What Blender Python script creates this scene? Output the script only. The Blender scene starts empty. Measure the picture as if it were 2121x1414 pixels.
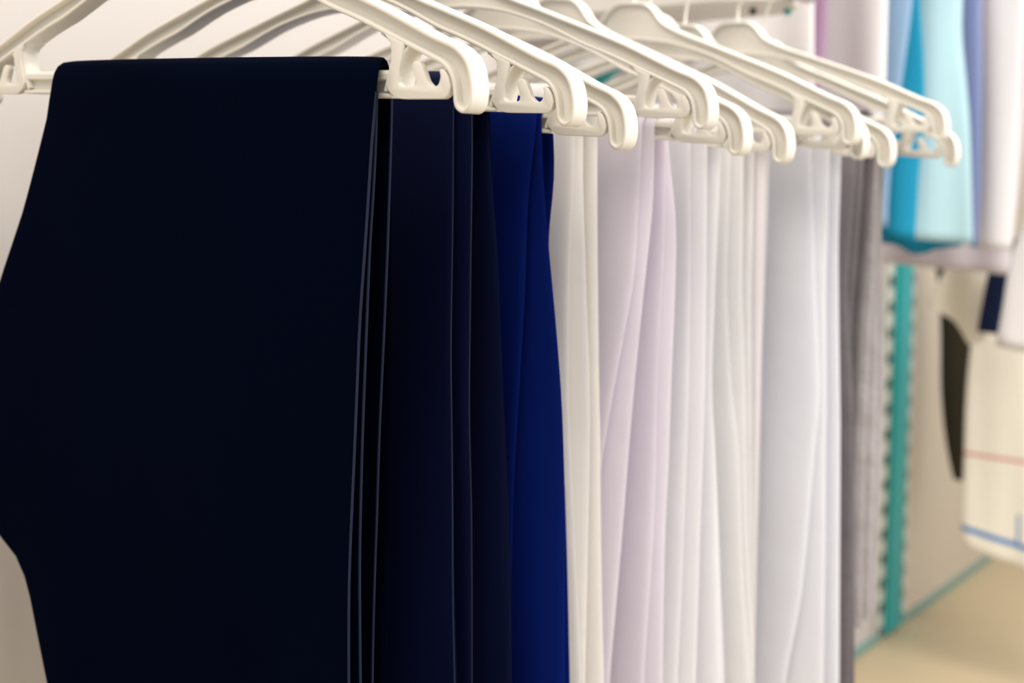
import bpy, bmesh, math, random
import numpy as np
from mathutils import Vector, Matrix
random.seed(4)
COL = bpy.context.scene.collection
SC = bpy.context.scene

# ------------------------------------------------------------------ camera
F, PW, PH = 2754.0, 2121, 1414
YAW = math.atan(2040/2754.0); PITCH = -math.atan(327/2754.0)
CAM = np.array([.638, -.545, 1.2])
_fh = np.array([-math.sin(YAW), math.cos(YAW), 0]); _r = np.array([math.cos(YAW), math.sin(YAW), 0])
_fw = _fh*math.cos(PITCH)+np.array([0, 0, 1])*math.sin(PITCH); _up = np.cross(_r, _fw)
def ray(px, py): return _fw+_r*(px-PW/2)/F-_up*(py-PH/2)/F
def onY(px, py, Y):
    d = ray(px, py); return CAM+d*((Y-CAM[1])/d[1])
def onX(px, py, X):
    d = ray(px, py); return CAM+d*((X-CAM[0])/d[0])
cd = bpy.data.cameras.new('camera'); cam = bpy.data.objects.new('camera', cd); COL.objects.link(cam)
M = Matrix(((_r[0], _up[0], -_fw[0]), (_r[1], _up[1], -_fw[1]), (_r[2], _up[2], -_fw[2])))
cam.matrix_world = Matrix.Translation(Vector(CAM)) @ M.to_4x4()
cd.sensor_width = 36; cd.lens = F/PW*36; cd.clip_start = .02
cd.dof.use_dof = True; cd.dof.focus_distance = .76; cd.dof.aperture_fstop = 5.6
SC.camera = cam
SC.view_settings.view_transform = 'Standard'; SC.view_settings.look = 'None'
SC.view_settings.gamma = 1; SC.view_settings.exposure = 0.36

# ------------------------------------------------------------------ helpers
def tag(o, label=None, cat=None, group=None, kind=None):
    if label: o['label'] = label
    if cat: o['category'] = cat
    if group: o['group'] = group
    if kind: o['kind'] = kind
    return o
def empty(name, loc, rot=(0, 0, 0)):
    o = bpy.data.objects.new(name, None); COL.objects.link(o); o.location = loc; o.rotation_euler = rot
    o.empty_display_size = .03
    return o
def mesh_obj(name, bm, mat, parent=None, smooth=True, angle=40):
    me = bpy.data.meshes.new(name); bmesh.ops.recalc_face_normals(bm, faces=bm.faces)
    bm.to_mesh(me); bm.free(); me.materials.append(mat)
    if smooth:
        me.polygons.foreach_set('use_smooth', [True]*len(me.polygons))
        me.set_sharp_from_angle(angle=math.radians(angle))
    o = bpy.data.objects.new(name, me); COL.objects.link(o)
    if parent: o.parent = parent
    return o
def add_box(bm, lo, hi, bevel=0, seg=2):
    c = [(a+b)/2 for a, b in zip(lo, hi)]; s = [abs(b-a) for a, b in zip(lo, hi)]
    r = bmesh.ops.create_cube(bm, size=1, matrix=Matrix.Translation(c) @ Matrix.Diagonal((*s, 1)))
    if bevel:
        es = list({e for v in r['verts'] for e in v.link_edges})
        bmesh.ops.bevel(bm, geom=es, offset=bevel, segments=seg, affect='EDGES', profile=.5)
def catmull(pts, n):
    P = [np.array(p, float) for p in pts]; out = []
    for i in range(len(P)-1):
        p0 = P[max(i-1, 0)]; p1 = P[i]; p2 = P[i+1]; p3 = P[min(i+2, len(P)-1)]
        for k in range(n):
            t = k/n
            out.append(.5*((2*p1)+(-p0+p2)*t+(2*p0-5*p1+4*p2-p3)*t*t+(-p0+3*p1-3*p2+p3)*t**3))
    out.append(P[-1]); return out
def add_tube(bm, pts, r, n=10, cap=True):
    P = [Vector(p) for p in pts]; rings = []
    up = Vector((0, 1, 0))
    for i, p in enumerate(P):
        t = (P[min(i+1, len(P)-1)]-P[max(i-1, 0)]).normalized()
        a = t.cross(up); a = a.normalized() if a.length > 1e-4 else Vector((1, 0, 0)); b = t.cross(a).normalized()
        rr = r[i] if isinstance(r, (list, tuple)) else r
        rings.append([bm.verts.new(p+a*rr*math.cos(2*math.pi*k/n)+b*rr*math.sin(2*math.pi*k/n)) for k in range(n)])
        up = b.cross(t) if False else up
    for A, B in zip(rings, rings[1:]):
        for k in range(n): bm.faces.new((A[k], A[(k+1) % n], B[(k+1) % n], B[k]))
    if cap: bm.faces.new(rings[0]); bm.faces.new(rings[-1])

# ------------------------------------------------------------------ materials
def mat(name, col, rough=.5, sheen=0, sheen_tint=None, bump=0, bscale=400, var=0, vscale=6, trans=0, spec=.5, sss=0, metal=0, weave=False, bdist=.0005):
    m = bpy.data.materials.new(name); m.use_nodes = True; nt = m.node_tree; N = nt.nodes; L = nt.links
    b = N['Principled BSDF']; b.inputs['Base Color'].default_value = (*col, 1); b.inputs['Roughness'].default_value = rough
    b.inputs['Specular IOR Level'].default_value = spec; b.inputs['Metallic'].default_value = metal
    if sheen:
        b.inputs['Sheen Weight'].default_value = sheen; b.inputs['Sheen Roughness'].default_value = .35
        if sheen_tint: b.inputs['Sheen Tint'].default_value = (*sheen_tint, 1)
    if sss:
        b.inputs['Subsurface Weight'].default_value = sss; b.inputs['Subsurface Radius'].default_value = (.004, .0035, .003)
        b.inputs['Subsurface Scale'].default_value = 1
    tc = N.new('ShaderNodeTexCoord')
    if var:
        n = N.new('ShaderNodeTexNoise'); n.inputs['Scale'].default_value = vscale; n.inputs['Detail'].default_value = 3
        L.new(tc.outputs['Object'], n.inputs['Vector'])
        mx = N.new('ShaderNodeMix'); mx.data_type = 'RGBA'
        mx.inputs[6].default_value = (*[c*(1-var) for c in col], 1); mx.inputs[7].default_value = (*[min(1, c*(1+var)) for c in col], 1)
        L.new(n.outputs['Fac'], mx.inputs[0]); L.new(mx.outputs[2], b.inputs['Base Color'])
    if bump:
        if weave:
            n = N.new('ShaderNodeTexWave'); n.inputs['Scale'].default_value = bscale; n.inputs['Distortion'].default_value = 1.5
            n.bands_direction = 'DIAGONAL'
        else:
            n = N.new('ShaderNodeTexNoise'); n.inputs['Scale'].default_value = bscale; n.inputs['Detail'].default_value = 2
        L.new(tc.outputs['Object'], n.inputs['Vector'])
        bp = N.new('ShaderNodeBump'); bp.inputs['Strength'].default_value = bump; bp.inputs['Distance'].default_value = bdist
        L.new(n.outputs[0] if weave else n.outputs['Fac'], bp.inputs['Height']); L.new(bp.outputs[0], b.inputs['Normal'])
    if trans:
        t = N.new('ShaderNodeBsdfTranslucent'); t.inputs['Color'].default_value = (*col, 1)
        ms = N.new('ShaderNodeMixShader'); ms.inputs[0].default_value = trans
        L.new(b.outputs[0], ms.inputs[1]); L.new(t.outputs[0], ms.inputs[2]); L.new(ms.outputs[0], N['Material Output'].inputs['Surface'])
    return m
PLASTIC = mat('cream_plastic', (.70, .672, .605), .36, bump=.05, bscale=60, sss=.15, spec=.45)
WIRE = mat('hook_wire', (.72, .70, .62), .35, metal=.6)
RAILM = mat('rail_metal', (.55, .53, .50), .3, metal=.9)
NAVY1 = mat('navy_twill', (.0004, .0018, .0085), .85, sheen=.003, sheen_tint=(.3, .5, 1), bump=.35, bscale=900, var=.15, vscale=8, spec=.012, weave=True)
NAVY2 = mat('dark_navy_twill', (.0015, .0036, .0240), .6, sheen=.03, sheen_tint=(.2, .3, 1), bump=.3, bscale=900, var=.15, vscale=8, spec=.05, weave=True)
ROYAL = mat('royal_navy_twill', (.0015, .010, .120), .6, sheen=.02, sheen_tint=(.2, .35, 1), bump=.3, bscale=900, var=.12, vscale=8, spec=.04, weave=True)
SEAMN = mat('navy_seam', (.004, .010, .040), .6, sheen=.03, sheen_tint=(.5, .6, 1), bump=.6, bscale=1400, spec=.25, weave=True)
def white(name, c): return mat(name, c, .8, bump=.35, bscale=28, bdist=.003, var=.015, vscale=5, trans=.5, spec=.2)
WHITES = [white('cream_white_cotton', (.92, .905, .885)), white('lilac_white_cotton', (.90, .87, .925)),
          white('soft_white_cotton', (.91, .905, .925)), white('plain_white_cotton', (.92, .915, .92)),
          white('pinkish_white_cotton', (.92, .90, .915)), white('cool_white_cotton', (.89, .895, .93))]
GREY = mat('grey_cotton', (.20, .18, .195), .85, bump=.5, bscale=35, bdist=.004, var=.12, vscale=12, trans=.08, spec=.15)
GREYL = mat('light_grey_cotton', (.50, .47, .48), .85, bump=.6, bscale=35, bdist=.005, var=.06, vscale=12, trans=.12, spec=.15)

# ------------------------------------------------------------------ clothes hanger
PV = 1.412                      # height of the rail centre = pivot of every hanger
TILT0 = math.radians(2.33)
def un(x, z, a=TILT0):
    z -= PV; return (x*math.cos(a)-z*math.sin(a), x*math.sin(a)+z*math.cos(a))
def rotp(x, z, a): return (x*math.cos(a)+z*math.sin(a), -x*math.sin(a)+z*math.cos(a)+PV)

UP = [(0, 1.3635), (.010, 1.3633), (.0165, 1.3617), (.024, 1.3565), (.033, 1.3465), (.044, 1.3405), (.058, 1.3350), (.078, 1.3285), (.10, 1.3210), (.128, 1.3115)]
UPA = [(.150, 1.2958), (.173, 1.2850), (.190, 1.2770), (.2007, 1.2728), (.2065, 1.2695), (.2115, 1.2645), (.2143, 1.2585), (.2157, 1.251),
       (.2155, 1.2445), (.2137, 1.2393), (.2095, 1.2368), (.2055, 1.2382), (.2032, 1.2415), (.2026, 1.2470), (.2018, 1.2525), (.1995, 1.2575), (.1950, 1.2618),
       (.187, 1.2656), (.176, 1.2705), (.158, 1.2785), (.1436, 1.2850), (.1285, 1.2912), (.113, 1.2972)]
LO = [(.085, 1.3155), (.05, 1.3255), (.02, 1.3295), (0, 1.3300)]
def half_outline():
    pts = [(x, z-PV) for x, z in UP]+[un(x, z) for x, z in UPA]+[(x, z-PV) for x, z in LO]
    return [tuple(p) for p in catmull(pts, 3)]
def full_outline():
    h = half_outline(); right = h[:-1]; left = [(-x, z) for x, z in reversed(h)][:-1]
    return right+left          # clockwise from top centre
def loop_normals(L):
    n = len(L); out = []
    for i in range(n):
        a = np.array(L[(i-1) % n]); b = np.array(L[(i+1) % n]); t = (b-a)/np.linalg.norm(b-a)
        out.append(np.array([t[1], -t[0]]))     # inward normal for clockwise loop
    return out
def sweep_loop(bm, L, prof, inner=None):
    """sweep profile [(n, y)] (n measured inward) round the closed loop L in the XZ plane"""
    N = loop_normals(L); rings = []
    for p, n in zip(L, N):
        rings.append([bm.verts.new((p[0]+n[0]*a, y, p[1]+n[1]*a)) for a, y in prof])
    m = len(prof)
    for i in range(len(L)):
        A = rings[i]; B = rings[(i+1) % len(L)]
        for k in range(m): bm.faces.new((A[k], B[k], B[(k+1) % m], A[(k+1) % m]))
def rprof(t, h, r):
    """rounded rectangle profile: n from 0 to t, y from -h to h"""
    P = []
    for cx, cy, a0 in ((r, -h+r, 180), (t-r, -h+r, 270), (t-r, h-r, 0), (r, h-r, 90)):
        for k in range(4):
            a = math.radians(a0+30*k); P.append((cx+r*math.cos(a), cy+r*math.sin(a)))
    return P
def add_fill(bm, L, y0, y1):
    for y in (y0, y1):
        vs = [bm.verts.new((p[0], y, p[1])) for p in L]
        es = [bm.edges.new((vs[i], vs[(i+1) % len(vs)])) for i in range(len(vs))]
        bmesh.ops.triangle_fill(bm, edges=es, use_beauty=True)
def add_plate(bm, L, y0, y1, bev=.0006):
    vs = [bm.verts.new((p[0], y0, p[1])) for p in L]; f = bm.faces.new(vs)
    r = bmesh.ops.extrude_face_region(bm, geom=[f]); nv = [v for v in r['geom'] if isinstance(v, bmesh.types.BMVert)]
    for v in nv: v.co.y = y1
    fs = [f]+[g for g in r['geom'] if isinstance(g, bmesh.types.BMFace)]
    es = list({e for g in fs for e in g.edges})
    bmesh.ops.bevel(bm, geom=es, offset=bev, segments=2, affect='EDGES', profile=.5)
def round_poly(pts, rad=.0018, n=4):
    out = []; m = len(pts)
    for i in range(m):
        p = np.array(pts[i], float); a = np.array(pts[i-1], float)-p; b = np.array(pts[(i+1) % m], float)-p
        la, lb = np.linalg.norm(a), np.linalg.norm(b); r = min(rad, la*.45, lb*.45)
        A = p+a/la*r; B = p+b/lb*r
        for k in range(n):
            t = k/(n-1); out.append(tuple((1-t)**2*A+2*t*(1-t)*p+t*t*B))
    return out
PLATE = [(.1565, 1.2533), (.1590, 1.2495), (.1637, 1.2460), (.1685, 1.2452), (.1970, 1.2444), (.2000, 1.2462), (.2012, 1.2503), (.1999, 1.2550), (.1975, 1.2586),
         (.1951, 1.2598), (.1940, 1.2588), (.1950, 1.2560), (.1937, 1.2520), (.1915, 1.2508), (.1887, 1.2512), (.1855, 1.2540), (.1822, 1.2618), (.1802, 1.2642), (.1776, 1.2646), (.1757, 1.2632),
         (.1756, 1.2612), (.1780, 1.2550), (.1774, 1.2520), (.1755, 1.2516), (.1682, 1.2518), (.1660, 1.2535), (.1668, 1.2600), (.1695, 1.2690), (.1700, 1.2740), (.1600, 1.2785), (.1555, 1.2800),
         (.1605, 1.2748), (.1612, 1.2700), (.1610, 1.2655), (.1590, 1.2590)]
BARZ = 1.412-.1510   # placeholder, bar centre computed below
BAR_C = un(.1475, 1.2535)[1]                       # local z of the bar centre
def bar_mesh(bm, mirror_len=.1660):
    # I section: rounded top flange, recessed web, bottom flange
    h = .0068; d = .0058
    sec = [(-d, h-.001), (-d+.0008, h), (-.002, h+.0012), (.002, h+.0012), (d-.0008, h), (d, h-.001), (d, h-.0038), (d-.0006, h-.0044), (.0018, h-.0050), (.0018, -h+.0030),
           (d-.0006, -h+.0024), (d, -h+.0018), (d, -h+.0006), (d-.0006, -h), (-d+.0006, -h), (-d, -h+.0006), (-d, -h+.0018), (-d+.0006, -h+.0024), (-.0018, -h+.0030), (-.0018, h-.0050), (-d+.0006, h-.0044), (-d, h-.0038)]
    A = [bm.verts.new((-mirror_len, y, BAR_C+z)) for y, z in sec]; B = [bm.verts.new((mirror_len, y, BAR_C+z)) for y, z in sec]
    for k in range(len(sec)): bm.faces.new((A[k], B[k], B[(k+1) % len(sec)], A[(k+1) % len(sec)]))
    bm.faces.new(A); bm.faces.new(B)
def post_mesh(bm, s):
    # channelled post that carries the bar: rim of full depth each side, thin web between
    left = [(.1530, 1.2808), (.1600, 1.2760), (.1607, 1.2700), (.1605, 1.2650), (.1588, 1.2590), (.1560, 1.2530), (.1552, 1.2500)]
    right = [(.1735, 1.2730), (.1695, 1.2690), (.1672, 1.2630), (.1650, 1.2560), (.1640, 1.2500)]
    for side, y0, y1 in ((left, -.0062, .0062), (right, -.0068, .0072)):
        P = [un(*p) for p in side]; P = catmull(P, 3); w = .0011
        rings = []
        for i, p in enumerate(P):
            t = P[min(i+1, len(P)-1)]-P[max(i-1, 0)]; t = t/np.linalg.norm(t); n = np.array([t[1], -t[0]])
            q = [(p+n*w, y0+.0008), (p+n*(w-.0008), y0), (p-n*(w-.0008), y0), (p-n*w, y0+.0008), (p-n*w, y1-.0008), (p-n*(w-.0008), y1), (p+n*(w-.0008), y1), (p+n*w, y1-.0008)]
            rings.append([bm.verts.new((s*a[0], y, a[1])) for a, y in q])
        for A, B in zip(rings, rings[1:]):
            for k in range(8): bm.faces.new((A[k], A[(k+1) % 8], B[(k+1) % 8], B[k]))
        bm.faces.new(rings[0]); bm.faces.new(rings[-1])
    L = [un(*p) for p in left]+[un(*p) for p in reversed(right)]
    L = [(s*x, z) for x, z in L]
    add_plate(bm, L, -.0012, .0012, .0001)

def make_hanger(dr=0):
    root = empty('clothes_hanger', (0, 0, PV))
    L = full_outline()
    bm = bmesh.new()
    sweep_loop(bm, L, rprof(.0026, .0072, .0010))
    N = loop_normals(L)
    inn = [(p[0]+n[0]*.0015, p[1]+n[1]*.0015) for p, n in zip(L, N)]
    add_fill(bm, inn, -.0022, .0022)
    mesh_obj('hanger_arms', bm, PLASTIC, root, angle=50)
    bm = bmesh.new(); bar_mesh(bm); mesh_obj('trouser_bar', bm, PLASTIC, root, angle=35)
    pl = round_poly([un(*p) for p in PLATE], .0012)
    for s in (1, -1):
        bm = bmesh.new(); post_mesh(bm, s); mesh_obj('bar_post', bm, PLASTIC, root, angle=50)
        bm = bmesh.new(); q = [(s*x, z) for x, z in pl]
        add_plate(bm, q, -.0075, -.0032, .0005)
        mesh_obj('strap_hook', bm, PLASTIC, root, angle=50)
    for o in root.children: o.data.transform(Matrix.Translation((0, 0, -dr)))
    # wire hook over the rail
    bm = bmesh.new()
    R = .0145; P = [(0, 0, 1.3540-PV-dr), (0, 0, 1.375-PV-dr*.7), (.004, 0, 1.386-PV)]
    for k in range(13):
        a = math.radians(-35+k*18); P.append((R*math.cos(a), 0, R*math.sin(a)))
    P[3:3] = [(.009, 0, 1.394-PV)]
    add_tube(bm, catmull(P, 3), .0015, 8)
    mesh_obj('hook', bm, WIRE, root)
    return root
def copy_tree(o, parent=None):
    c = o.copy(); COL.objects.link(c); c.parent = parent
    for ch in list(o.children): copy_tree(ch, c)
    return c
HANG = [  # Y on the rail, tilt (right end hangs lower), label
    (-0.0001, 2.66, 'nearest cream plastic hanger, the one the front navy trousers hang on', 0),
    (0.0942, 3.05, 'second cream plastic hanger from the camera, its hooked tip above the royal blue trousers', 0.002),
    (0.1561, 4.13, 'third cream plastic hanger, tilted down, the one carrying the royal blue trousers', 0.01),
    (0.2515, 2.67, 'fourth cream plastic hanger, level, in front of the lilac-white trousers', 0),
    (0.314, 4.38, 'fifth cream plastic hanger, tip peeking out low behind the fourth hanger tip', 0.01),
    (0.394, 5.64, 'sixth cream plastic hanger, steepest long arm ending low in the middle of the white trousers', 0.01),
    (0.5052, 3.32, 'seventh cream plastic hanger, level, its tip overlapping the tilted one right behind it', 0.002),
    (0.5345, 4.81, 'eighth cream plastic hanger, mostly hidden, tip just below the seventh hanger tip', 0.008),
    (0.6028, 5.32, 'ninth cream plastic hanger, low tip in front of the grey trousers', 0.012),
    (0.7043, 1.41, 'tenth cream plastic hanger, high level arm crossing the cyan smock', 0),
    (0.7692, 4.72, 'farthest cream plastic hanger, small low tip against the pale cyan smock', 0.012)]
protos = {}
for i, (y, a, lb, dr) in enumerate(HANG):
    if dr in protos: o = copy_tree(protos[dr])
    else: o = protos[dr] = make_hanger(dr)
    o.location = (0, y, PV); o.rotation_euler = (0, math.radians(a), 0)
    tag(o, lb, 'clothes hanger', 'plastic hangers along the rail')

# ------------------------------------------------------------------ trousers
def table(pxs, yfun):
    """photo trace of a crease -> list of (z, x) at the depth the layer hangs at"""
    out = []
    for px, py in pxs:
        z = 1.1
        for _ in range(4):
            p = onY(px, py, yfun(z)); z = p[2]
        out.append((p[2], p[0]))
    out.sort(reverse=True); return out
def interp(tb, z):
    zs = [-a for a, _ in tb]; xs = [b for _, b in tb]
    return float(np.interp(-z, zs, xs))
def sm_interp(tb, z, w=.016):
    return sum(interp(tb, z+d*w)*k for d, k in ((-1.5, .12), (-.75, .22), (0, .32), (.75, .22), (1.5, .12)))
LEFT = [(1.275, -.128), (1.262, -.1335), (1.245, -.138), (1.18, -.168), (1.13, -.195), (1.068, -.2275), (1.03, -.243), (1.0, -.249), (.975, -.245), (.960, -.236), (.945, -.205), (.932, -.186), (.915, -.178), (.847, -.158), (.75, -.135), (.5, -.12)]
NU = 26
US = [0.5-0.5*math.cos(math.pi*k/(NU-1)) for k in range(NU)]
def leg(parent, name, matl, yc, tilt, R, T, xrf, xrb, offf, offb, zbot, left, seed, wav=1.0, Tlow=1.0, swing=(0, 0), bc=BAR_C):
    """one flattened trouser leg: up the front, over the bar, down the back, as one closed surface"""
    rnd = random.Random(seed); ph = [rnd.uniform(0, 6.28) for _ in range(8)]
    ztop_c = PV+bc+.0080-.0058          # centre of the fold over the bar (untilted)
    sx = math.sin(tilt); shift = bc*math.sin(tilt)
    st = []
    nf = 44
    zs = [zbot+(ztop_c-zbot)*(1-(1-k/nf)**1.15) if False else zbot+(ztop_c-zbot)*k/nf for k in range(nf+1)]
    for z in zs: st.append(('f', z, 0))
    for k in range(1, 8): st.append(('a', ztop_c, k/8*math.pi))
    for z in reversed(zs): st.append(('b', z, 0))
    bm = bmesh.new(); rings = []
    for kind, z, a in st:
        d = max(0, ztop_c-z)
        s = min(1.4, d/.36); s = s*s*(3-2*min(1, s)) if s < 1 else 1+(s-1)*.6
        if kind == 'a':
            w = (1-math.cos(a))/2
            xr = sm_interp(xrf, ztop_c)*(1-w)+sm_interp(xrb, ztop_c)*w
            xl = interp(left, 1.27)
            cy = yc-math.cos(a)*R; cz = ztop_c+math.sin(a)*R; ny, nz = -math.cos(a), math.sin(a); th = T
        else:
            sg = -1 if kind == 'f' else 1
            tb = xrf if kind == 'f' else xrb
            zz = z-.12*math.tan(tilt)
            xr = sm_interp(tb, zz)
            xl = interp(left, z+.13*math.tan(tilt))+.004*math.sin(9*z+ph[0])*min(1, d*8)
            off = (offf if kind == 'f' else offb)
            cy = yc+sg*R+off*s; cz = z; ny, nz = sg, 0
            th = T*(1+(Tlow-1)*min(1, s))
        ring = []
        g = min(1, d/.25)
        for side in (1, -1):
            us = US if side == 1 else US[::-1][1:-1]
            for u in us:
                x = xl+(xr-xl)*u
                prof = (max(0, 4*u*(1-u)))**.28
                c = 0
                if kind != 'a':
                    c = wav*g*(.0022*math.sin(26*x+5*z+ph[1])+.0016*math.sin(47*x-7*z+ph[2]))*(1 if u < .92 else 1)
                    c += swing[0 if kind == 'f' else 1]*g*(u**4)
                hth = th/2*prof*(1+.15*wav*math.sin(60*x+11*z+ph[3])*g)
                y = cy+ny*hth*side+c
                zz = cz+nz*hth*side
                zsh = zz-(x-shift)*sx*.97
                ring.append(bm.verts.new((x, y, zsh)))
        rings.append(ring)
    m = len(rings[0])
    for A, B in zip(rings, rings[1:]):
        for k in range(m): bm.faces.new((A[k], A[(k+1) % m], B[(k+1) % m], B[k]))
    bm.faces.new(rings[0]); bm.faces.new(rings[-1])
    o = mesh_obj(name, bm, matl, parent, angle=80)
    # edge line of the front panel, for stitched seams
    edge = []
    for kind, z, a in st:
        if kind == 'a': continue
    o['_r'] = 0; del o['_r']
    return o
def seam(parent, matl, yfun, tb, tilt, z0, z1, r=.0008, bc=BAR_C):
    bm = bmesh.new(); P = []
    shift = bc*math.sin(tilt)
    n = 60
    for k in range(n+1):
        z = z1+(z0-z1)*k/n; x = sm_interp(tb, z-.12*math.tan(tilt))
        P.append((x+r*.2, yfun(z), z-(x-shift)*math.sin(tilt)*.97))
    add_tube(bm, P, r, 6); return mesh_obj('seam', bm, matl, parent)
ZT = PV+BAR_C
def offfun(yc, base, off, sw=0, ZT=ZT):
    def f(z):
        d = max(0, ZT-z); s = min(1.4, d/.36); s = s*s*(3-2*min(1, s)) if s < 1 else 1+(s-1)*.6
        return yc+base+off*s+sw*min(1, d/.25)
    return f
def trousers(i, label, matl, A, B, C, D=None, T=.0035, fA=-.004, fB=-.001, bC=.001, bD=.004, zbot=.70, Tlow=1.3, wav=1., flare=1., seams=None, swing=(.003, .003, .014, .014), group=None):
    yc, a, _, dr = HANG[i]; bc = BAR_C-dr; ZT = PV+bc; tilt = math.radians(a)
    Ri = .0064+T/2; Ro = Ri+T+.0003
    fa, fb, fc, fd = offfun(yc, -Ro, fA, swing[0], ZT), offfun(yc, -Ri, fB, swing[1], ZT), offfun(yc, Ri, bC, swing[2], ZT), offfun(yc, Ro, bD, swing[3], ZT)
    tA, tB, tC = table(A, fa), table(B, fb), table(C, fc)
    tD = table(D, fd) if D else [(z, x-.004) for z, x in tC]
    root = empty('trousers', (bc*math.sin(tilt), yc, PV+bc))
    tag(root, label, 'trousers', group)
    left = [(z, -.1335+(x+.1335)*flare-.0 if z < 1.26 else x) for z, x in LEFT]
    left = [(z, x+(bc*math.sin(tilt)-BAR_C*math.sin(TILT0))) for z, x in left]
    left2 = [(z, x+.004) for z, x in left]
    o1 = leg(root, 'trouser_leg', matl, yc, tilt, Ro, T, tA, tD, fA, bD, zbot, left, i*7+1, wav, Tlow, (swing[0], swing[3]), bc)
    o2 = leg(root, 'trouser_leg', matl, yc, tilt, Ri, T, tB, tC, fB, bC, zbot+.006, left2, i*7+2, wav*.9, Tlow, (swing[1], swing[2]), bc)
    off = -Vector(root.location)
    for o in (o1, o2): o.data.transform(Matrix.Translation(off))
    if seams:
        zt = ZT-.004
        for k, (tb, fn, par) in enumerate(((tA, fa, o1), (tB, fb, o2), (tC, fc, o2))):
            if k in seams[1]:
                s = seam(par, seams[0], fn, tb, tilt, zbot+.01, zt, seams[2], bc); s.data.transform(Matrix.Translation(off))
    return root
GD = 'dark trousers at the near end of the rail'; GW = 'white trousers in the middle of the rail'; GG = 'grey trousers at the far end of the rail'
trousers(0, 'wide near-black navy trousers folded over the nearest hanger, filling the left half', NAVY1,
    A=[(788, 150), (775, 200), (767, 330), (752, 560), (745, 640), (735, 900), (722, 1200), (722, 1414)],
    B=[(783, 160), (779, 200), (777, 330), (765, 500), (760, 640), (750, 900), (744, 1150), (746, 1414)],
    C=[(812, 200), (808, 330), (803, 500), (795, 690), (785, 900), (775, 1200), (770, 1414)],
    fA=-.004, fB=-.001, bC=.003, bD=.010, T=.0036, Tlow=1.2, wav=.7, swing=(0, .0, .003, .01), seams=(SEAMN, (0, 1, 2), .0008), group=GD)
trousers(1, 'dark navy trousers in vertical folds just behind the front pair', NAVY2,
    A=[(940, 180), (938, 300), (936, 500), (932, 700), (936, 1000), (942, 1414)],
    B=[(978, 200), (978, 330), (975, 500), (971, 850), (977, 1200), (977, 1414)],
    C=[(1012, 220), (1017, 350), (1024, 420), (1032, 500), (1042, 750), (1052, 980), (1060, 1300), (1060, 1414)],
    D=[(1016, 230), (1022, 400), (1030, 500), (1040, 750), (1050, 980), (1056, 1300), (1056, 1414)],
    fA=-.018, fB=-.004, bC=.000, bD=.001, T=.0042, Tlow=1.4, wav=.7, swing=(.002, .008, .018, .018), seams=(SEAMN, (0, 1), .0005), group=GD)
trousers(2, 'royal blue trousers between the navy pairs and the white ones', ROYAL,
    A=[(1115, 225), (1104, 312), (1092, 404), (1089, 560), (1075, 800), (1062, 1000), (1055, 1414)],
    B=[(1123, 225), (1122, 310), (1129, 404), (1135, 495), (1150, 650), (1164, 820), (1171, 1000), (1175, 1414)],
    C=[(1146, 272), (1153, 345), (1141, 435), (1134, 500), (1134, 620), (1150, 900), (1165, 1414)],
    fA=-.006, fB=-.001, bC=.004, bD=.010, T=.004, Tlow=1.7, wav=1.0, swing=(.0, .016, .018, .022), group=GD)
trousers(3, 'cream white trousers, first white pair next to the royal blue ones', WHITES[0],
    A=[(1191, 275), (1189, 370), (1180, 540), (1178, 800), (1190, 1100), (1200, 1414)],
    B=[(1208, 275), (1206, 370), (1213, 620), (1221, 800), (1219, 1017), (1211, 1414)],
    C=[(1237, 275), (1236, 500), (1239, 800), (1243, 1060), (1250, 1414)],
    fA=-.018, fB=-.004, bC=.001, bD=.002, Tlow=1.7, wav=1.1, swing=(.003, .003, .008, .008), group=GW)
trousers(4, 'lilac-white trousers with a wide flat face left of a slanting fold', WHITES[1],
    A=[(1331, 255), (1323, 410), (1318, 560), (1295, 690), (1274, 800), (1243, 985), (1215, 1200), (1195, 1414)],
    B=[(1356, 255), (1355, 410), (1338, 580), (1317, 800), (1291, 1104), (1261, 1414)],
    C=[(1379, 255), (1380, 500), (1372, 640), (1365, 800), (1356, 1100), (1332, 1414)],
    D=[(1384, 300), (1404, 450), (1402, 600), (1395, 800), (1382, 1100), (1374, 1414)],
    fA=-.013, fB=-.003, bC=.004, bD=.010, Tlow=1.7, wav=1.1, group=GW)
trousers(5, 'soft white trousers below the steep sixth hanger, third white pair from the blue ones', WHITES[2],
    A=[(1430, 330), (1427, 800), (1415, 1100), (1400, 1414)],
    B=[(1465, 330), (1460, 800), (1450, 1100), (1440, 1414)],
    C=[(1494, 320), (1484, 540), (1473, 800), (1482, 1017), (1493, 1414)],
    fA=-.014, fB=-.005, bC=.004, bD=.010, Tlow=2.0, wav=1.2, group=GW)
trousers(6, 'white trousers with fold lines drifting right towards the bottom, on the seventh hanger', WHITES[3],
    A=[(1513, 335), (1504, 580), (1515, 800), (1532, 930), (1538, 1190), (1556, 1414)],
    B=[(1540, 330), (1537, 600), (1545, 800), (1550, 1100), (1564, 1414)],
    C=[(1562, 330), (1556, 600), (1558, 800), (1560, 1100), (1562, 1414)],
    fA=-.020, fB=-.008, bC=-.001, bD=-.001, T=.003, Tlow=1., wav=.4, swing=(.002, .002, 0, 0), group=GW)
trousers(7, 'narrow visible strip of pinkish white trousers left of the last wide white pair', WHITES[4],
    A=[(1576, 330), (1572, 600), (1568, 1000), (1562, 1414)],
    B=[(1585, 330), (1580, 600), (1570, 1000), (1562, 1414)],
    C=[(1593, 330), (1590, 450), (1577, 800), (1570, 1060), (1560, 1414)],
    fA=.001, fB=.001, bC=.002, bD=.006, T=.003, Tlow=1., wav=.4, swing=(0, 0, .004, .006), group=GW)
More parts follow.
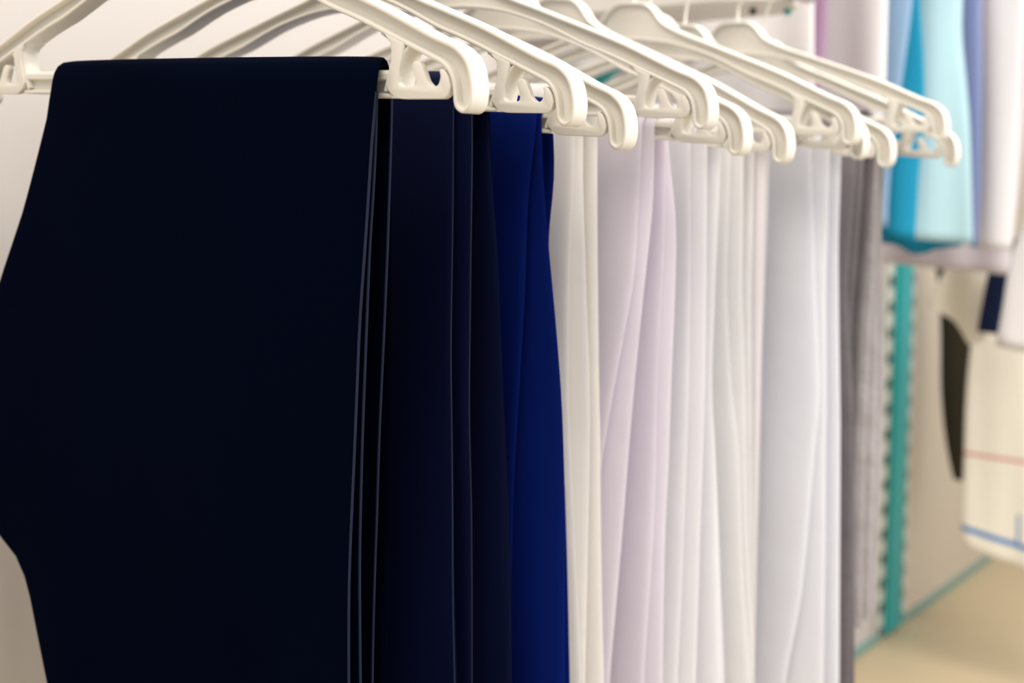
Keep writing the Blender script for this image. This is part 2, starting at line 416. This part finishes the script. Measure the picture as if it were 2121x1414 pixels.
trousers(8, 'cool white trousers with a broad smooth face, last white pair before the grey ones', WHITES[5],
    A=[(1680, 330), (1690, 600), (1699, 800), (1673, 1104), (1660, 1234), (1625, 1414)],
    B=[(1719, 330), (1712, 580), (1715, 800), (1712, 1100), (1705, 1414)],
    C=[(1743, 330), (1738, 500), (1740, 660), (1742, 1060), (1738, 1414)],
    fA=-.020, fB=-.008, bC=.004, bD=.006, Tlow=2.0, wav=1.0, group=GW)
trousers(9, 'dark grey trousers hanging right behind the last white pair', GREY,
    A=[(1774, 345), (1765, 450), (1754, 580), (1756, 700), (1766, 800), (1768, 1100), (1766, 1414)],
    B=[(1790, 345), (1780, 500), (1768, 650), (1768, 800), (1768, 1414)],
    C=[(1813, 345), (1797, 500), (1786, 650), (1780, 800), (1772, 1000), (1768, 1414)],
    fA=-.012, fB=-.004, bC=.002, bD=.004, Tlow=1.7, swing=(.003, .003, .007, .007), wav=1.4, zbot=.66, group=GG)
trousers(10, 'lighter grey creased trousers at the far end, their hems in sight', GREYL,
    A=[(1815, 345), (1808, 600), (1800, 800), (1790, 1100), (1785, 1356)],
    B=[(1822, 345), (1816, 500), (1820, 760), (1815, 950), (1808, 1150), (1800, 1356)],
    C=[(1830, 345), (1826, 500), (1834, 760), (1829, 950), (1819, 1150), (1811, 1306), (1804, 1356)],
    fA=-.010, fB=-.004, bC=.004, bD=.010, Tlow=1.7, wav=1.6, zbot=.752, group=GG)

# ------------------------------------------------------------------ rail and bracket
bm = bmesh.new(); add_tube(bm, [(0, -.75, 0), (0, .872, 0)], .0128, 24)
o = mesh_obj('clothes_rail', bm, RAILM); o.location = (0, 0, PV)
tag(o, 'metal clothes rail the plastic hangers hook over', 'clothes rail')
WX = -.36
WALL = mat('wall_panel_paint', (.48, .445, .42), .6, bump=.1, bscale=30, var=.03, vscale=1.5)
BRWHITE = mat('bracket_enamel', (.62, .59, .55), .4, var=.04, vscale=20)
TEAL = mat('teal_paint', (.0, .30, .31), .45, spec=.5, var=.05, vscale=12)
DARK = mat('slot_dark', (.03, .05, .045), .8)
DECK = mat('base_shelf_laminate', (.55, .44, .28), .5, var=.05, vscale=4)
FLOORM = mat('floor_tile', (.55, .46, .33), .4, var=.08, vscale=2)
# wall bracket arm with a rounded end that carries the rail end
br = empty('rail_bracket', (WX, .87, 1.412)); tag(br, 'grey-white wall bracket with a rounded end holding the far end of the rail', 'bracket')
bm = bmesh.new(); w0, w1, xe = .795, .935, -.016
pts = [(WX, w0)]+[(xe-.07+.07*math.sin(math.radians(a)), (w0+w1)/2-(w1-w0)/2*math.cos(math.radians(a))) for a in range(0, 181, 12)]+[(WX, w1)]
vs = [bm.verts.new((x-WX, y-.87, -.015)) for x, y in pts]; f = bm.faces.new(vs)
r = bmesh.ops.extrude_face_region(bm, geom=[f]); [setattr(v.co, 'z', .012) for v in r['geom'] if isinstance(v, bmesh.types.BMVert)]
bmesh.ops.bevel(bm, geom=[e for e in bm.edges if abs(e.verts[0].co.z-e.verts[1].co.z) < 1e-5], offset=.003, segments=3, affect='EDGES')
mesh_obj('bracket_arm', bm, BRWHITE, br)
for px, py in ((1560, 5), (1632, 6)):
    d = ray(px, py); p = CAM+d*((1.404-CAM[2])/d[2]); bm = bmesh.new()
    bmesh.ops.create_cone(bm, cap_ends=True, segments=16, radius1=.0045, radius2=.0035, depth=.008, matrix=Matrix.Translation((p[0]-WX, p[1]-.87, 1.395-1.412)))
    mesh_obj('screw', bm, DARK if px < 1600 else TEAL, br)
# sloping teal arm behind the hangers
p = onX(1265, 152, -.30)
ta = empty('wall_arm', (WX, float(p[1]), float(p[2])-.036)); tag(ta, 'small sloping teal metal arm on the wall, seen through the gap between the hangers', 'bracket')
bm = bmesh.new(); add_box(bm, (0, -.008, -.0055), (.16, .009, .0075), .002)
bmesh.ops.rotate(bm, verts=bm.verts, cent=(0, 0, 0), matrix=Matrix.Rotation(math.radians(-33), 3, 'Y')); mesh_obj('arm', bm, TEAL, ta)
bm = bmesh.new(); add_box(bm, (0, -.016, -.035), (.004, .016, .035), .001); mesh_obj('mounting_plate', bm, BRWHITE, ta)

# wall and floor
bm = bmesh.new(); add_box(bm, (WX-.05, -1.6, 0), (WX, 5.5, 2.9)); o = mesh_obj('wall_left', bm, WALL, smooth=False); tag(o, kind='structure')
bm = bmesh.new(); add_box(bm, (WX-.05, -3, -.05), (4, 6, 0)); o = mesh_obj('floor', bm, FLOORM, smooth=False); tag(o, kind='structure')
# base shelf
ZB = .247
bs = empty('base_shelf', (WX, 0, 0)); tag(bs, 'low beige base shelf running along the foot of the wall', 'shelf')
bm = bmesh.new(); add_box(bm, (.001, -1.5, ZB-.03), (.52, 5.4, ZB-.006), .003); mesh_obj('shelf_board', bm, DECK, bs)
bm = bmesh.new(); add_box(bm, (.001, -1.5, .001), (.47, 5.4, ZB-.031)); mesh_obj('plinth', bm, DECK, bs)
bm = bmesh.new(); add_box(bm, (WX+.0005, -1.5, ZB-.005), (WX+.006, 5.4, ZB+.010), .001); o = mesh_obj('trim_1', bm, mat('teal_glass_edge', (.12, .30, .28), .3, spec=.5)); tag(o, kind='structure')
# laminate panel right of the upright
bm = bmesh.new(); add_box(bm, (WX+.0003, 2.2, ZB+.012), (WX+.004, 5.4, 2.4)); o = mesh_obj('trim_2', bm, mat('beige_laminate', (.50, .435, .35), .5, var=.04, vscale=2), smooth=False); tag(o, kind='structure')
# slotted upright
pl_ = onX(1843, 900, WX+.012); pr_ = onX(1883, 900, WX+.012); yc = float(pl_[1]+pr_[1])/2; hw = float(pr_[1]-pl_[1])/2
up = empty('slotted_upright', (WX, yc, ZB)); tag(up, 'teal slotted metal upright on the wall at right', 'shelving upright')
zt = float(onX(1862, 300, WX)[2])
bm = bmesh.new(); add_box(bm, (.001, -hw*.72, .006), (.016, hw*.72, 1.9-ZB), .002); mesh_obj('channel', bm, TEAL, up)
bm = bmesh.new(); add_box(bm, (.001, -hw*1.45, .006), (.007, -hw*.74, 1.9-ZB), .001); mesh_obj('flange', bm, mat('upright_flange', (.55, .58, .52), .4), up)
bm = bmesh.new(); add_box(bm, (.001, hw*.74, .006), (.007, hw*1.45, 1.9-ZB), .001); mesh_obj('flange', bm, bpy.data.materials['upright_flange'], up)
FL = bpy.data.materials['upright_flange']; nt = FL.node_tree; N = nt.nodes; L_ = nt.links
tc = N.new('ShaderNodeTexCoord'); sp = N.new('ShaderNodeSeparateXYZ'); L_.new(tc.outputs['Object'], sp.inputs[0])
def mth(nt, op, a, b_=None, c=None):
    n = nt.nodes.new('ShaderNodeMath'); n.operation = op
    for k, v in enumerate((a, b_, c)):
        if v is None: continue
        if isinstance(v, (int, float)): n.inputs[k].default_value = v
        else: nt.links.new(v, n.inputs[k])
    return n.outputs[0]
zz = mth(nt, 'LESS_THAN', mth(nt, 'MODULO', sp.outputs['Z'], .053), .024)
yy = mth(nt, 'LESS_THAN', mth(nt, 'ABSOLUTE', mth(nt, 'SUBTRACT', mth(nt, 'ABSOLUTE', sp.outputs['Y']), hw*1.08)), hw*.24)
mx = N.new('ShaderNodeMix'); mx.data_type = 'RGBA'; L_.new(mth(nt, 'MULTIPLY', zz, yy), mx.inputs[0])
mx.inputs[6].default_value = (.55, .58, .52, 1); mx.inputs[7].default_value = (.03, .05, .045, 1); L_.new(mx.outputs[2], N['Principled BSDF'].inputs['Base Color'])

# ------------------------------------------------------------------ garments of the next bay
def garment(name, cat, label, matl, Y, right, hem, left=None, ztop=1.74, T=.022, seed=1, group=None, nu=30, nv=46, fold=1., neck=True, grow=0):
    rnd = random.Random(seed); ph = [rnd.uniform(0, 6.28) for _ in range(6)]
    rt = sorted([(float(onY(a, b, Y)[2]), float(onY(a, b, Y)[0])) for a, b in right], reverse=True)
    lt = sorted([(float(onY(a, b, Y)[2]), float(onY(a, b, Y)[0])) for a, b in left], reverse=True) if left else [(3, -.325), (0, -.325)]
    hm = sorted([(float(onY(a, b, Y)[0]), float(onY(a, b, Y)[2])) for a, b in hem])
    hx = [a for a, _ in hm]; hz = [b for _, b in hm]
    bm = bmesh.new(); rings = []
    us = [0.5-0.5*math.cos(math.pi*k/(nu-1)) for k in range(nu)]
    for j in range(nv+1):
        v = j/nv; ring = []
        for side in (-1, 1):
            uu = us if side == -1 else us[::-1][1:-1]
            for u in uu:
                z = 1.2
                for _ in range(3):
                    xr = sm_interp(rt, z, .02); xl = sm_interp(lt, z, .02); x = xl+(xr-xl)*u
                    zh = float(np.interp(x, hx, hz)); z = zh+(ztop-zh)*v
                z0 = z
                if neck and v > .86:          # shoulders slope in to the hanger
                    q = (v-.86)/.14; x = xl+(xr-xl)*(.5+(u-.5)*(1-.45*q))
                    th = T*(1-.6*q)
                else: th = T*(.75+.5*(1-v))
                c = fold*(.006*math.sin(19*x+2*z+ph[0])+.004*math.sin(43*x-3*z+ph[1])+.002*math.sin(88*x+5*z+ph[2]))*(1-.5*v)
                hth = th/2*(max(0, 4*u*(1-u))**.35)*(1+.25*math.sin(31*x+4*z+ph[3]))
                ring.append(bm.verts.new((x, c+side*hth, z0)))
        rings.append(ring)
    m = len(rings[0])
    for A, B in zip(rings, rings[1:]):
        for k in range(m): bm.faces.new((A[k], A[(k+1) % m], B[(k+1) % m], B[k]))
    bm.faces.new(rings[-1])
    o = mesh_obj(name, bm, matl, angle=80)
    c = Vector((float(np.mean([v.co.x for v in o.data.vertices])), 0, ztop)); o.data.transform(Matrix.Translation(-c)); o.location = (c.x, Y, c.z)
    sd = o.modifiers.new('cloth', 'SOLIDIFY'); sd.thickness = .0012; sd.offset = -1
    return tag(o, label, cat, group)
def cloth(n, c, tr=.2): return mat(n, c, .8, bump=.1, bscale=500, var=.03, vscale=6, trans=tr, spec=.2)
WCL = cloth('smock_white', (.78, .755, .76)); LAV = cloth('smock_lavender_white', (.74, .68, .72))
PUR = cloth('smock_mauve', (.36, .22, .34)); STEEL = cloth('smock_steel_blue', (.28, .42, .60)); CY = cloth('smock_cyan', (.012, .27, .44))
PCY = cloth('smock_pale_cyan', (.50, .72, .78)); PERI = cloth('smock_periwinkle', (.24, .29, .52)); CREAM = cloth('cream_cloth', (.93, .90, .82), .4); SHADOW_BROWN = cloth('painted_shadow_brown', (.035, .027, .015), 0)  # the dark brown is painted shade for the wall beside the striped cloth
NAVYF = cloth('navy_fabric', (.003, .010, .040), 0); 
GS = 'smocks on the far rail'
garment('smock', 'smock', 'white smock at the near end of the far rail, left of the mauve one', WCL, 1.04, [(1686, 0), (1686, 300)], [(1200, 420), (1700, 420)], seed=1, group=GS)
garment('smock', 'smock', 'mauve smock showing as a narrow purple upright stripe', PUR, 1.11, [(1714, 0), (1706, 150), (1700, 300)], [(1200, 420), (1720, 420)], seed=2, group=GS)
garment('smock', 'smock', 'white smock between the mauve and the steel blue one', WCL, 1.19, [(1842, 0), (1838, 190), (1826, 300), (1820, 420)], [(1200, 440), (1900, 440)], seed=3, group=GS, fold=1.4)
garment('smock', 'smock', 'steel blue smock, left neighbour of the bright cyan one', STEEL, 1.28, [(1890, 0), (1880, 80), (1865, 190), (1845, 320), (1836, 420)], [(1200, 470), (1900, 470)], seed=4, group=GS)
garment('smock', 'smock', 'bright cyan smock in front of the pale cyan one', CY, 1.36, [(1906, 0), (1914, 100), (1918, 220), (1906, 350), (1898, 490)], [(1200, 480), (1840, 488), (1910, 498)], seed=5, group=GS)
garment('smock', 'smock', 'pale cyan smock with a broad light right side', PCY, 1.45, [(1990, 0), (1986, 60), (1994, 150), (2002, 250), (2006, 400), (2008, 510)], [(1200, 480), (1850, 488), (2010, 506)], seed=6, group=GS, fold=1.5, T=.04)
garment('smock', 'smock', 'bright cyan smock behind the pale one, only its hem showing below', CY, 1.53, [(1975, 0), (1985, 400), (1995, 520)], [(1800, 500), (1865, 505), (1900, 530), (1925, 518), (2000, 508)], seed=7, group=GS)
garment('smock', 'smock', 'periwinkle blue smock right of the cyan ones', PERI, 1.60, [(2034, 0), (2034, 200), (2030, 400), (2022, 540)], [(1800, 490), (1985, 494), (2016, 512), (2040, 518)], seed=8, group=GS)
garment('smock', 'smock', 'white smock right of the periwinkle one, level hem', WCL, 1.68, [(2125, 0), (2110, 300), (2098, 520)], [(1800, 500), (2030, 512), (2120, 520)], seed=9, group=GS, left=[(2038, 0), (2036, 200), (2028, 400), (2018, 540)], fold=.8)
garment('smock', 'smock', 'lavender white smock behind, its shaded hem running under the cyan smocks', LAV, 1.78, [(2150, 0), (2110, 400), (2092, 570)], [(1780, 545), (1840, 545), (2095, 568)], seed=10, group=GS)
garment('smock', 'smock', 'white smock at the right frame edge, reaching lower than the others', WCL, 1.40, [(2330, 0), (2330, 760)], [(2060, 712), (2121, 728), (2340, 760)], left=[(2150, 0), (2135, 300), (2121, 470), (2094, 520), (2083, 600), (2078, 640), (2064, 712)], seed=11, group=GS)
garment('folded_cloth', 'folded cloth', 'cream cloth with a slanting pleated hem, left of the navy piece', CREAM, 1.87, [(2052, 500), (2052, 720)], [(1916, 630), (1940, 645), (1965, 662), (2010, 712), (2060, 704)], left=[(1970, 500), (1958, 550), (1938, 590), (1917, 632), (1950, 720)], ztop=float(onY(1990, 540, 1.87)[2]), T=.03, seed=12, neck=False, fold=3.2)
garment('folded_cloth', 'folded cloth', 'navy cloth hanging between the cream and the white ones', NAVYF, 1.835, [(2110, 540), (2100, 700)], [(2020, 686), (2110, 694)], left=[(2052, 540), (2045, 570), (2035, 620), (2022, 690)], ztop=float(onY(2070, 556, 1.835)[2]), T=.015, seed=13, neck=False, fold=.5)
garment('shadow_sheet', 'cloth', 'added dark brown sheet standing in for the shadow left of the striped cream cloth', SHADOW_BROWN, 2.2, [(2120, 500), (2120, 1000)], [(1950, 985), (2120, 1010)],
    left=[(1935, 540), (1945, 600), (1948, 700), (1948, 800), (1955, 880), (1968, 950), (1985, 1010)], ztop=1.09, T=.03, seed=21, neck=False)  # made-up sheet: the soft wall shadow is put into its colour and outline
# striped cloth
ST = bpy.data.materials.new('striped_cream_cloth'); ST.use_nodes = True; nt = ST.node_tree; N = nt.nodes; L_ = nt.links
b = N['Principled BSDF']; b.inputs['Roughness'].default_value = .8
YS = 2.02
zr = float(onY(2060, 943, YS)[2]); zb0 = onY(1998, 1088, YS); zb1 = onY(2118, 1124, YS); xv = float(onY(2119, 1050, YS)[0])
geo = N.new('ShaderNodeTexCoord'); geo.object = None
sp = N.new('ShaderNodeSeparateXYZ'); L_.new(geo.outputs['Object'], sp.inputs[0])
def mth2(op, a, b_=None): return mth(NT2, op, a, b_)
NT2 = nt
ST['pending'] = 1
cs = garment('striped_cloth', 'cloth', 'cream hanging cloth with a red and a blue stripe at the lower right edge', ST, YS, [(2290, 600), (2290, 1240)], [(1997, 1106), (2004, 1118), (2022, 1132), (2060, 1147), (2121, 1168), (2300, 1235)],
    left=[(2014, 640), (2012, 700), (2004, 780), (2000, 850), (1998, 950), (1993, 1080), (1996, 1110)], ztop=float(onY(2060, 660, YS)[2]), T=.05, seed=14, neck=False, fold=.6)
lx, lz = cs.location.x, cs.location.z
slope = (float(zb1[2]-zb0[2]))/(float(zb1[0]-zb0[0]))
dz_r = mth2('ABSOLUTE', mth2('ADD', sp.outputs['Z'], lz-zr))
bl = mth2('ADD', sp.outputs['Z'], lz-float(zb0[2])); bl = mth2('SUBTRACT', bl, mth2('MULTIPLY', mth2('ADD', sp.outputs['X'], lx-float(zb0[0])), slope)); bl = mth2('ABSOLUTE', bl)
vx = mth2('ABSOLUTE', mth2('ADD', sp.outputs['X'], lx-xv))
red = mth2('LESS_THAN', dz_r, .0035); blue = mth2('LESS_THAN', bl, .0055); bv = mth2('MULTIPLY', mth2('LESS_THAN', vx, .0025), mth2('LESS_THAN', sp.outputs['Z'], float(onY(2119, 1060, YS)[2])-lz)); bv = mth2('MULTIPLY', bv, mth2('GREATER_THAN', sp.outputs['Z'], float(zb1[2])-lz))
def mixc(f, a, c):
    m = N.new('ShaderNodeMix'); m.data_type = 'RGBA'; L_.new(f, m.inputs[0])
    if isinstance(a, tuple): m.inputs[6].default_value = a
    else: L_.new(a, m.inputs[6])
    m.inputs[7].default_value = c; return m.outputs[2]
c = mixc(red, (.82, .79, .69, 1), (.62, .25, .23, 1)); c = mixc(mth2('MAXIMUM', blue, bv), c, (.03, .20, .52, 1)); L_.new(c, b.inputs['Base Color'])
del ST['pending']
# far rail
bm = bmesh.new(); add_tube(bm, [(0, .98, 0), (0, 2.3, 0)], .0128, 20); o = mesh_obj('clothes_rail', bm, RAILM); o.location = (-.12, 0, 1.752)
tag(o, 'metal rail above the frame that carries the smocks', 'clothes rail')

# ------------------------------------------------------------------ light
W = bpy.data.worlds.new('shop_light'); SC.world = W; W.use_nodes = True
W.node_tree.nodes['Background'].inputs[0].default_value = (1.0, .965, .93, 1); W.node_tree.nodes['Background'].inputs[1].default_value = .62
def area(name, loc, tgt, size, power, col=(1, .97, .92)):
    l = bpy.data.lights.new(name, 'AREA'); l.shape = 'RECTANGLE'; l.size, l.size_y = size; l.energy = power; l.color = col
    o = bpy.data.objects.new(name, l); COL.objects.link(o); o.location = loc
    o.rotation_euler = (Vector(tgt)-Vector(loc)).to_track_quat('-Z', 'Y').to_euler(); return o
area('overhead_light', (.9, .6, 2.7), (0.1, .5, 1.2), (1.3, 1.3), 29)
area('overhead_light', (.75, 1.5, 2.7), (.1, 2.1, .6), (.7, .7), 17)
area('overhead_light', (.5, -1.0, 2.7), (-.1, -.1, .6), (1.0, 1.0), 19, (1, .90, .78))  # added warm lamp near the camera, brightens the lower left wall
area('side_light', (2.6, 1.0, 1.9), (0, .5, 1.0), (1.5, 1.5), 32, (1, .98, .97))  # added light from the right, picks out fold edges; no source in view
